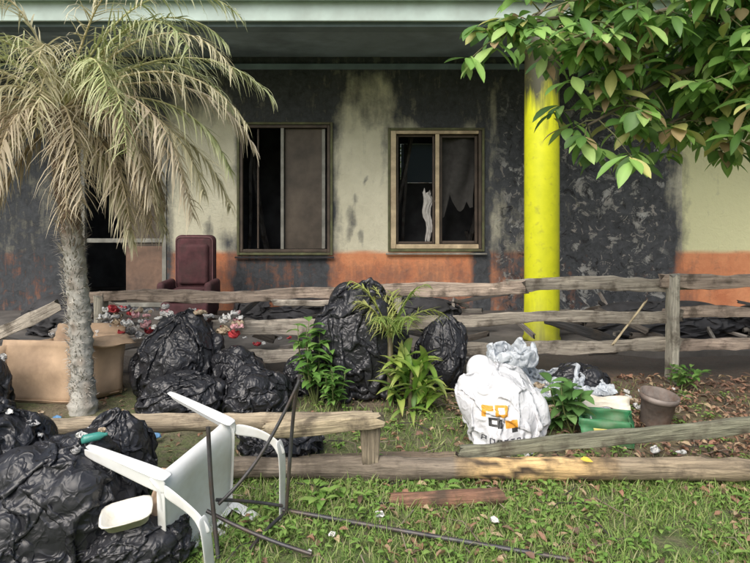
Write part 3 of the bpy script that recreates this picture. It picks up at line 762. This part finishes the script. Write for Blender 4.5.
for i in range(50):
    x=R.uniform(-3.6,1.4); y=R.uniform(5.6,7.0); scrap((x,y,.1+.1*R.random()),R.uniform(.05,.14),R.choice([WH,GY,GY,TN,RD]),i+700)
mb.build('litter',col_mat('litter_paper',.5,.3))
mb=MB()
for i in range(7500):
    if R.random()<.62: x=R.uniform(.6,4.2); y=R.uniform(3.4,5.4)
    elif R.random()<.4: x=R.uniform(.0,3.2);y=R.uniform(2.2,3.5)
    else: x=R.uniform(-2.6,2); y=R.uniform(2.2,5.3)
    if fbm(V((x*1.8,y*1.8,40)),2)<R.uniform(-.3,.22): continue
    a=R.uniform(0,6.28); c0=R.choice([(.33,.19,.13),(.23,.14,.10),(.42,.28,.18),(.15,.10,.07),(.36,.2,.13),(.5,.38,.24)])
    leaf(mb,(x,y,ground_h(x,y)+R.uniform(.004,.035)),(math.cos(a),math.sin(a),R.uniform(-.1,.45)),(R.uniform(-.6,.6),R.uniform(-.6,.6),1),R.uniform(.025,.08),R.uniform(.012,.036),c0,R.uniform(.2,1.6),R.uniform(.1,.6),3)
leaf(mb,(1.15,3.36,.15),(1,-.2,-.1),(0,-.6,1),.07,.035,(.7,.55,.08),.2,.2,4)
mb.build('leaf_litter',DRY)
mb=MB()
for i in range(260):
    x=R.uniform(-1,3.4);y=R.uniform(2.3,5.2);a=R.uniform(0,6.28);L=R.uniform(.08,.4);z=ground_h(x,y)+.015
    limb(mb,[(x,y,z),(x+math.cos(a)*L*.5,y+math.sin(a)*L*.5,z+R.uniform(0,.03)),(x+math.cos(a+.3)*L,y+math.sin(a+.3)*L,z)],.005,.002,R.choice([(.2,.16,.12),(.05,.045,.04),(.28,.24,.18)]),5,i)
mb.build('twigs',col_mat('twig_bark',.9))

# ------------------------------------------------------------ grass and weeds
mb=MB()
GC1=[(.19,.32,.07),(.28,.42,.10),(.14,.24,.05),(.34,.42,.14),(.40,.40,.2)]
for cnt in range(50000):
    r_=R.random()
    if r_<.80: x=R.uniform(-1.2,2.6);y=R.uniform(2.2,3.7)
    elif r_<.91: x=R.uniform(-.6,1.3); y=R.uniform(3.6,5.0)
    else: x=R.uniform(1.2,4.5); y=R.uniform(3.6,5.5)
    g=grassy(x,y)
    if R.random()>g: continue
    if fbm(V((x*3.2,y*3.2,20)),3)<R.uniform(-.4,.05): continue
    a=R.uniform(0,6.28); t=R.uniform(.2,1.3)
    blade(mb,(x,y,ground_h(x,y)-.005),(math.cos(a)*t,math.sin(a)*t,1),R.uniform(.03,.11),R.uniform(.003,.007),R.choice(GC1),R.uniform(.3,1.2))
mb.build('grass',GRASS)
mb=MB()
def weed(x,y,s,n=7,c0=(.15,.30,.06)):
    z=ground_h(x,y)
    for k in range(n):
        a=R.uniform(0,6.28); e=R.uniform(.2,1.3)
        st=V((x,y,z)); tip=st+V((math.cos(a)*s*.4,math.sin(a)*s*.4,s*e*.6))
        limb(mb,[st,st.lerp(tip,.5)+V((0,0,.01)),tip],.003,.0015,(.14,.18,.06),4,k)
        leaf(mb,tip,(math.cos(a),math.sin(a),.3),(0,0,1),s*R.uniform(.5,.9),s*R.uniform(.3,.45),mixc(c0,(.28,.42,.11),R.random()),.8,.15,4)
for i in range(1400):
    if R.random()<.78: x=R.uniform(-1.0,2.8);y=R.uniform(2.4,3.7)
    else: x=R.uniform(-.5,3.8);y=R.uniform(3.6,5.2)
    if fbm(V((x*2,y*2,33)),2)<R.uniform(-.3,.2): continue
    weed(x,y,R.uniform(.02,.065))
for x,y,s in [(-.27,3.1,.11),(-.15,3.12,.09),(-.33,3.2,.10),(.35,3.22,.1),(1.7,2.7,.08),(2.0,3.2,.08),(.1,3.55,.1),(.95,3.3,.07)]: weed(x,y,s,10)
mb.build('weeds',LEAF)

mb=MB()
for k in range(95):
    a=R.uniform(0,6.28); e=R.uniform(.25,2.4); b=V((.29+R.gauss(0,.08),4.58+R.gauss(0,.05),R.uniform(.0,.34)))
    d=(math.cos(a),math.sin(a),e)
    leaf(mb,b,d,(0,0,1) if e<1.5 else (-math.cos(a),-math.sin(a),.4),R.uniform(.18,.34),R.uniform(.045,.07),R.choice([(.16,.32,.05),(.24,.42,.07),(.11,.24,.05),(.36,.48,.10)]),R.uniform(.6,2.0),.2,6,tip=(.36,.38,.12))
limb(mb,[(.27,4.58,-.02),(.27,4.58,.15),(.28,4.57,.3)],.02,.012,(.2,.17,.1))
mb.build('cordyline_plant',LEAF)
def frond(mb,base,az,el,L,droop,ll,col,nl=34,lw=.012,tip=None,hang=.8,rc=(.4,.32,.18),gap=0.0,lr=.011):
    p=V(base); d=V((math.cos(az)*math.cos(el),math.sin(az)*math.cos(el),math.sin(el))); N=nl; pts=[p.copy()]
    sw=R.uniform(-.35,.35)
    for i in range(N):
        t=i/N; p=p+d*(L/N); sd=V((-math.sin(az),math.cos(az),0)); d=(d+V((0,0,-droop*(.4+1.6*t)/N))+sd*(sw/N)).normalized(); pts.append(p.copy())
        if t<.10: continue
        prof=math.sin(math.pi*min(1,.15+.8*t))**.6
        for s in(-1,1):
            if R.random()<gap: continue
            side=d.cross(V((0,0,1)))
            if side.length<.05: side=V((-math.sin(az),math.cos(az),0))
            side=side.normalized()*s
            dd=side*R.uniform(.4,1.0)+d*R.uniform(.3,1.1)+V((0,0,R.uniform(-.6,.25)))
            cc=mixc(col,(col[0]*.55,col[1]*.55,col[2]*.5),R.random()*.9)
            blade(mb,p,dd,ll*prof*R.uniform(.6,1.25),lw*R.uniform(.6,1.3),cc,hang*R.uniform(.2,1.7),4,tip)
    limb(mb,pts[::3]+[pts[-1]],lr,.003,rc,5,1,.05)
mb=MB()
for k in range(9):
    a=[2.4,3.0,1.2,.4,-.3,-1.0,2.0,3.4,-1.6][k]; frond(mb,(.12,4.72,.50),a,R.uniform(.8,1.3),R.uniform(.42,.60),1.4,.18,R.choice([(.42,.48,.13),(.52,.54,.2),(.28,.40,.10)]),28,.013,hang=.5,rc=(.4,.46,.14),lr=.007)
limb(mb,[(.12,4.72,-.02),(.12,4.72,.2),(.12,4.72,.52)],.03,.02,(.2,.17,.1))
mb.build('young_palm',LEAF)
def shrub(name,x,y,h,n,ll,lw,spread,cols,seed,lean=0):
    mb=MB(); r=random.Random(seed)
    for k in range(n):
        a=r.uniform(0,6.28); top=V((x+math.cos(a)*spread*r.random()+lean,y+math.sin(a)*spread*r.random(),h*r.uniform(.55,1)))
        b=V((x+r.gauss(0,.02),y+r.gauss(0,.02),-.02)); pts=[b.lerp(top,t)+V((math.cos(a)*.04*math.sin(t*3.1),0,0)) for t in(0,.25,.5,.75,1)]
        limb(mb,pts,.008,.003,(.18,.22,.08),5,k)
        for q in range(11):
            t=.3+.7*q/10; p=b.lerp(top,t); a2=q*2.4+k; e=r.uniform(-.1,.7)
            leaf(mb,p,(math.cos(a2),math.sin(a2),e),(0,0,1),ll*r.uniform(.6,1.1),lw*r.uniform(.7,1.1),r.choice(cols),r.uniform(.4,1.2),.18,5)
    return mb.build(name,LEAF)
GR=[(.11,.24,.05),(.16,.32,.07),(.08,.18,.04),(.22,.38,.10)]
G5=[(.10,.22,.06),(.15,.29,.09),(.08,.17,.05),(.20,.34,.12)]
shrub('leafy_shrub',-.45,4.72,.66,9,.15,.07,.2,GR,3)
shrub('leafy_shrub',-.32,4.55,.36,6,.12,.05,.15,GR,4)
shrub('broadleaf_weed',1.36,4.12,.38,6,.15,.085,.22,G5,5)
shrub('broadleaf_weed',1.22,4.2,.26,4,.14,.075,.12,G5,6)
shrub('broadleaf_weed',2.6,5.15,.2,6,.09,.05,.25,GR,8)
shrub('broadleaf_weed',-1.82,2.5,.2,6,.1,.05,.15,GR,9)

# ------------------------------------------------------------ dying palm
pm=empty('palm_tree',(-2.24,4.57,0))
mb=MB(); vs=[];fs=[];cs=[];K=22;NR=90
for i in range(NR+1):
    t=i/NR; z=-.05+2.35*t; cx=-2.22-.17*t+.02*math.sin(t*5); cy=4.57+.03*t
    r=.080-.010*t+.006*math.sin(i*2.1)+.02*sm(.25,.0,z)
    if z>1.45: r+=.03*sm(1.45,2.1,z)
    for j in range(K):
        a=2*math.pi*j/K; q=1+.25*noise.noise(V((a*2,z*14,3)))+.1*noise.noise(V((a*5,z*40,3)))
        vs.append((cx+r*q*math.cos(a),cy+r*q*math.sin(a),z))
        cc=mixc((.46,.45,.41),(.24,.17,.12),max(0,min(1,sm(1.1,1.6,z)+1.1*noise.noise(V((a,z*9,9))))))
        cs.append(cc)
for i in range(NR):
    for j in range(K): x=i*K+j;y=i*K+(j+1)%K; fs.append((x,y,y+K,x+K))
mb.add(vs,fs,cs)
for i in range(2600):
    z=R.uniform(.0,2.25); a=R.uniform(0,6.28); t=z/2.3; r=.076
    p=V((-2.22-.17*t+r*math.cos(a),4.57+r*math.sin(a),z)); up_=z>1.2
    blade(mb,p,(math.cos(a)+R.gauss(0,.3),math.sin(a)+R.gauss(0,.3),R.uniform(-.3,1.8)),R.uniform(.02,.06) if not up_ else R.uniform(.04,.12),.009,mixc((.58,.58,.54),(.25,.18,.12),sm(1.0,1.6,z)*R.random()+.6*R.random()),.3,2)
attach(mb.build('trunk',col_mat('palm_bark',.95,.6)),pm)
mb=MB()
ST=(.64,.60,.38);PK=(.60,.51,.37);OL=(.36,.45,.18);YG=(.50,.58,.26);BR=(.42,.32,.20)
cr=(-2.39,4.58,2.28)
D2=math.radians
F=[(0,50,1.75,1.9,ST),(-12,30,1.75,1.55,ST),(14,20,1.6,1.8,YG),(-30,8,1.35,2.4,PK),(20,62,1.7,2.1,OL),(35,45,1.7,1.9,YG),(-20,70,1.6,2.4,ST),
   (-45,45,1.3,2.6,YG),(-60,5,1.2,3.0,PK),(5,-10,1.25,2.6,BR),(-15,-25,1.2,2.0,PK),(60,60,1.6,2.0,OL),(90,50,1.6,2.1,OL),(120,40,1.5,2.2,ST),(150,60,1.6,2.2,YG),(180,40,1.5,2.1,ST),(200,20,1.3,2.4,PK),
   (215,50,1.4,2.4,YG),(240,30,1.1,3.0,ST),(265,10,1.05,3.0,PK),(190,-10,1.2,2.6,BR),(300,-20,1.1,2.4,PK),(160,0,1.3,2.6,BR),(45,0,1.3,2.4,BR),(8,38,1.9,1.5,YG),(-5,64,1.9,2.0,YG),(170,75,1.5,2.2,ST),(-75,60,1.0,2.8,ST),
   (-8,12,1.55,2.0,ST),(2,28,1.8,1.75,PK),(-25,-35,1.25,1.6,ST),(20,-30,1.2,1.8,PK),(195,5,1.35,2.6,PK),(205,-30,1.3,1.6,ST),(175,15,1.4,2.2,ST),(230,0,1.1,2.6,BR),(250,55,1.3,2.6,YG),(0,-45,1.15,1.4,BR),(185,-45,1.2,1.4,BR),(290,40,1.1,2.9,ST),
   (30,-15,1.35,2.4,ST),(145,25,1.5,2.0,OL),(-18,50,1.7,1.8,OL),(-10,2,1.6,1.9,PK),(-35,30,1.5,2.4,YG),(-28,20,1.6,2.2,PK),(10,5,1.7,1.7,ST)]
for i,(a,e,L,dr,cl) in enumerate(F):
    frond(mb,V(cr)+V((.04*math.cos(D2(a)),.04*math.sin(D2(a)),.08*e/60)),D2(a),D2(e),L*.92,dr,.36,cl,56,.013,mixc(cl,(.78,.72,.55),.5),hang=.95,rc=mixc(cl,(.6,.5,.28),.5),gap=.08)
attach(mb.build('fronds',DRY),pm)

# ------------------------------------------------------------ broadleaf tree overhanging at the right
tree=empty('almond_tree',(3.7,4.5,0))
mb=MB(); BK=(.22,.18,.14)
limb(mb,[(3.7,4.5,-.1),(3.68,4.5,.8),(3.6,4.45,1.8),(3.5,4.4,2.6),(3.4,4.35,3.3),(3.3,4.4,4.4)],.15,.07,BK,12,1)
br=[]
def branch(pts,r0,r1,seed):
    P=[V(p) for p in pts]; out=[]
    for i in range(len(P)-1):
        for k in range(5): out.append(P[i].lerp(P[i+1],k/5)+V((noise.noise(V((i+k/5,seed,0))),noise.noise(V((i+k/5,seed,5))),noise.noise(V((i+k/5,seed,9)))))*.06)
    out.append(P[-1]); limb(mb,out,r0,r1,BK,7,seed); br.append(out); return out
branch([(3.5,4.4,2.6),(2.9,4.3,2.9),(2.2,4.15,2.85),(1.6,4.05,2.8),(1.0,4.0,2.78)],.04,.010,1)
branch([(3.5,4.4,2.7),(2.8,4.0,2.7),(2.2,3.9,2.5),(1.75,3.95,2.3),(1.42,4.0,2.10)],.035,.008,2)
branch([(3.4,4.35,3.2),(2.7,4.1,3.2),(1.9,4.0,3.1),(1.2,3.9,2.95),(.82,3.85,2.66)],.04,.008,3)
branch([(3.5,4.4,2.5),(2.9,4.2,2.6),(2.5,4.1,2.4),(2.0,4.1,2.12)],.03,.008,4)
branch([(3.4,4.3,3.3),(2.9,3.5,3.3),(2.2,3.3,3.1),(1.5,3.4,2.85)],.035,.008,5)
branch([(3.3,4.4,4.2),(2.6,4.6,4.6),(2.0,4.8,4.5)],.04,.01,6); branch([(3.3,4.4,4.2),(3.8,4.2,4.7),(4.4,4.0,4.6)],.04,.01,7)
branch([(3.5,4.4,2.9),(4.2,4.6,3.4),(4.8,4.7,3.3)],.04,.01,8); branch([(3.4,4.35,3.4),(3.4,5.2,3.9),(3.0,5.8,3.9)],.04,.01,9)
branch([(3.4,4.35,2.9),(2.8,3.7,2.85),(2.5,3.5,2.55),(2.2,3.5,2.35)],.03,.008,10)
branch([(3.5,4.4,2.9),(2.9,4.5,3.05),(2.2,4.5,2.95),(1.5,4.4,2.65)],.03,.008,11)
branch([(3.5,4.4,2.6),(3.0,4.5,2.75),(2.6,4.5,2.6),(2.35,4.4,2.25)],.03,.008,12)
branch([(3.4,4.3,3.1),(2.6,3.8,3.0),(1.9,3.7,2.8),(1.2,3.75,2.6)],.03,.008,13)
branch([(3.5,4.4,2.6),(2.9,3.9,2.55),(2.7,3.8,2.3),(2.45,3.8,2.12)],.03,.008,14)
lm=MB()
cols=[(.16,.31,.08),(.22,.41,.10),(.11,.23,.055),(.29,.49,.13),(.36,.53,.17),(.10,.20,.055)]
odd=[(.45,.46,.16),(.45,.35,.19),(.34,.25,.14),(.56,.56,.2)]
def rosette(p,n,d0):
    for k in range(n):
        a=k*2.4+R.uniform(-.3,.3); dd=V((math.cos(a),math.sin(a),R.uniform(-.75,.35)))+d0*.3
        c0=R.choice(cols) if R.random()<.85 else R.choice(odd)
        leaf(lm,p+V((R.gauss(0,.02),R.gauss(0,.02),R.gauss(0,.02))),dd,(R.uniform(-.4,.4),R.uniform(-.9,.2),1),R.uniform(.12,.24),R.uniform(.05,.095),c0,R.uniform(.3,1.5),.14,6,shape=1.15)
for o in br:
    for i in range(4,len(o)):
        for k in range(3):
            d0=V((R.gauss(0,1),R.gauss(0,1),R.gauss(-.3,.8))).normalized()
            L=R.uniform(.08,.42); e=o[i]+d0*L
            if L>.35 and R.random()<.4: continue
            limb(mb,[o[i],o[i].lerp(e,.5)+V((0,0,.02)),e],.006,.003,(.2,.2,.1),5,i)
            rosette(e,R.randint(7,11),d0)
attach(mb.build('trunk_and_branches',col_mat('tree_bark',.9,.5)),tree)
attach(lm.build('leaves',LEAF),tree)

# ------------------------------------------------------------ distant trees
mb=MB()
for i in range(22):
    x=R.uniform(-34,34); y=R.uniform(19,34); h=R.uniform(5,9)
    limb(mb,[(x,y,-.1),(x+.1,y,h*.3),(x+.2,y,h*.6)],.25,.12,(.12,.1,.08),8,i)
    lobes=[(V((x+R.gauss(0,1.2),y+R.gauss(0,1.2),h*R.uniform(.4,1))),R.uniform(.7,1.5)) for _ in range(12)]
    for c0,r0 in lobes:
        for k in range(110):
            d=V((R.gauss(0,1),R.gauss(0,1),R.gauss(0,1))).normalized(); p=c0+d*r0*R.uniform(.6,1.05)
            leaf(mb,p,V((R.gauss(0,1),R.gauss(0,1),R.gauss(-.3,.6))),d,R.uniform(.25,.45),R.uniform(.15,.25),mixc((.05,.09,.03),(.14,.2,.07),R.random()),.3,.1,2)
mb.build('distant_trees',LEAF)

# ------------------------------------------------------------ light, camera
sdir=V((-.34,-.68,.80)).normalized()
w=bpy.data.worlds.new('World'); bpy.context.scene.world=w; w.use_nodes=True
nt=w.node_tree; bg=nt.nodes['Background']; sky=nt.nodes.new('ShaderNodeTexSky'); sky.sky_type='NISHITA'; sky.sun_disc=False
sky.sun_elevation=math.asin(sdir.z); sky.sun_rotation=math.atan2(sdir.x,sdir.y); sky.dust_density=5; sky.air_density=1.2
hs=nt.nodes.new('ShaderNodeHueSaturation'); hs.inputs['Saturation'].default_value=.9
nt.links.new(sky.outputs[0],hs.inputs['Color']); nt.links.new(hs.outputs[0],bg.inputs['Color']); bg.inputs['Strength'].default_value=.15
sl=bpy.data.lights.new('sun','SUN'); sl.energy=2.8; sl.angle=math.radians(60); sl.color=(1,.98,.95)
so=bpy.data.objects.new('sun',sl); C.objects.link(so); so.rotation_euler=sdir.to_track_quat('Z','Y').to_euler(); so.location=(-5,-6,12)
cam=bpy.data.cameras.new('camera'); co=bpy.data.objects.new('camera',cam); C.objects.link(co)
co.location=(0,0,1.6); co.rotation_euler=(math.radians(90),0,0)
cam.sensor_width=36; cam.lens=36*600/750; cam.shift_y=-81.5/750; cam.clip_end=1500; cam.clip_start=.05
bpy.context.scene.camera=co
sc_=bpy.context.scene; sc_.view_settings.view_transform='Standard'; sc_.view_settings.look='None'; sc_.view_settings.exposure=0
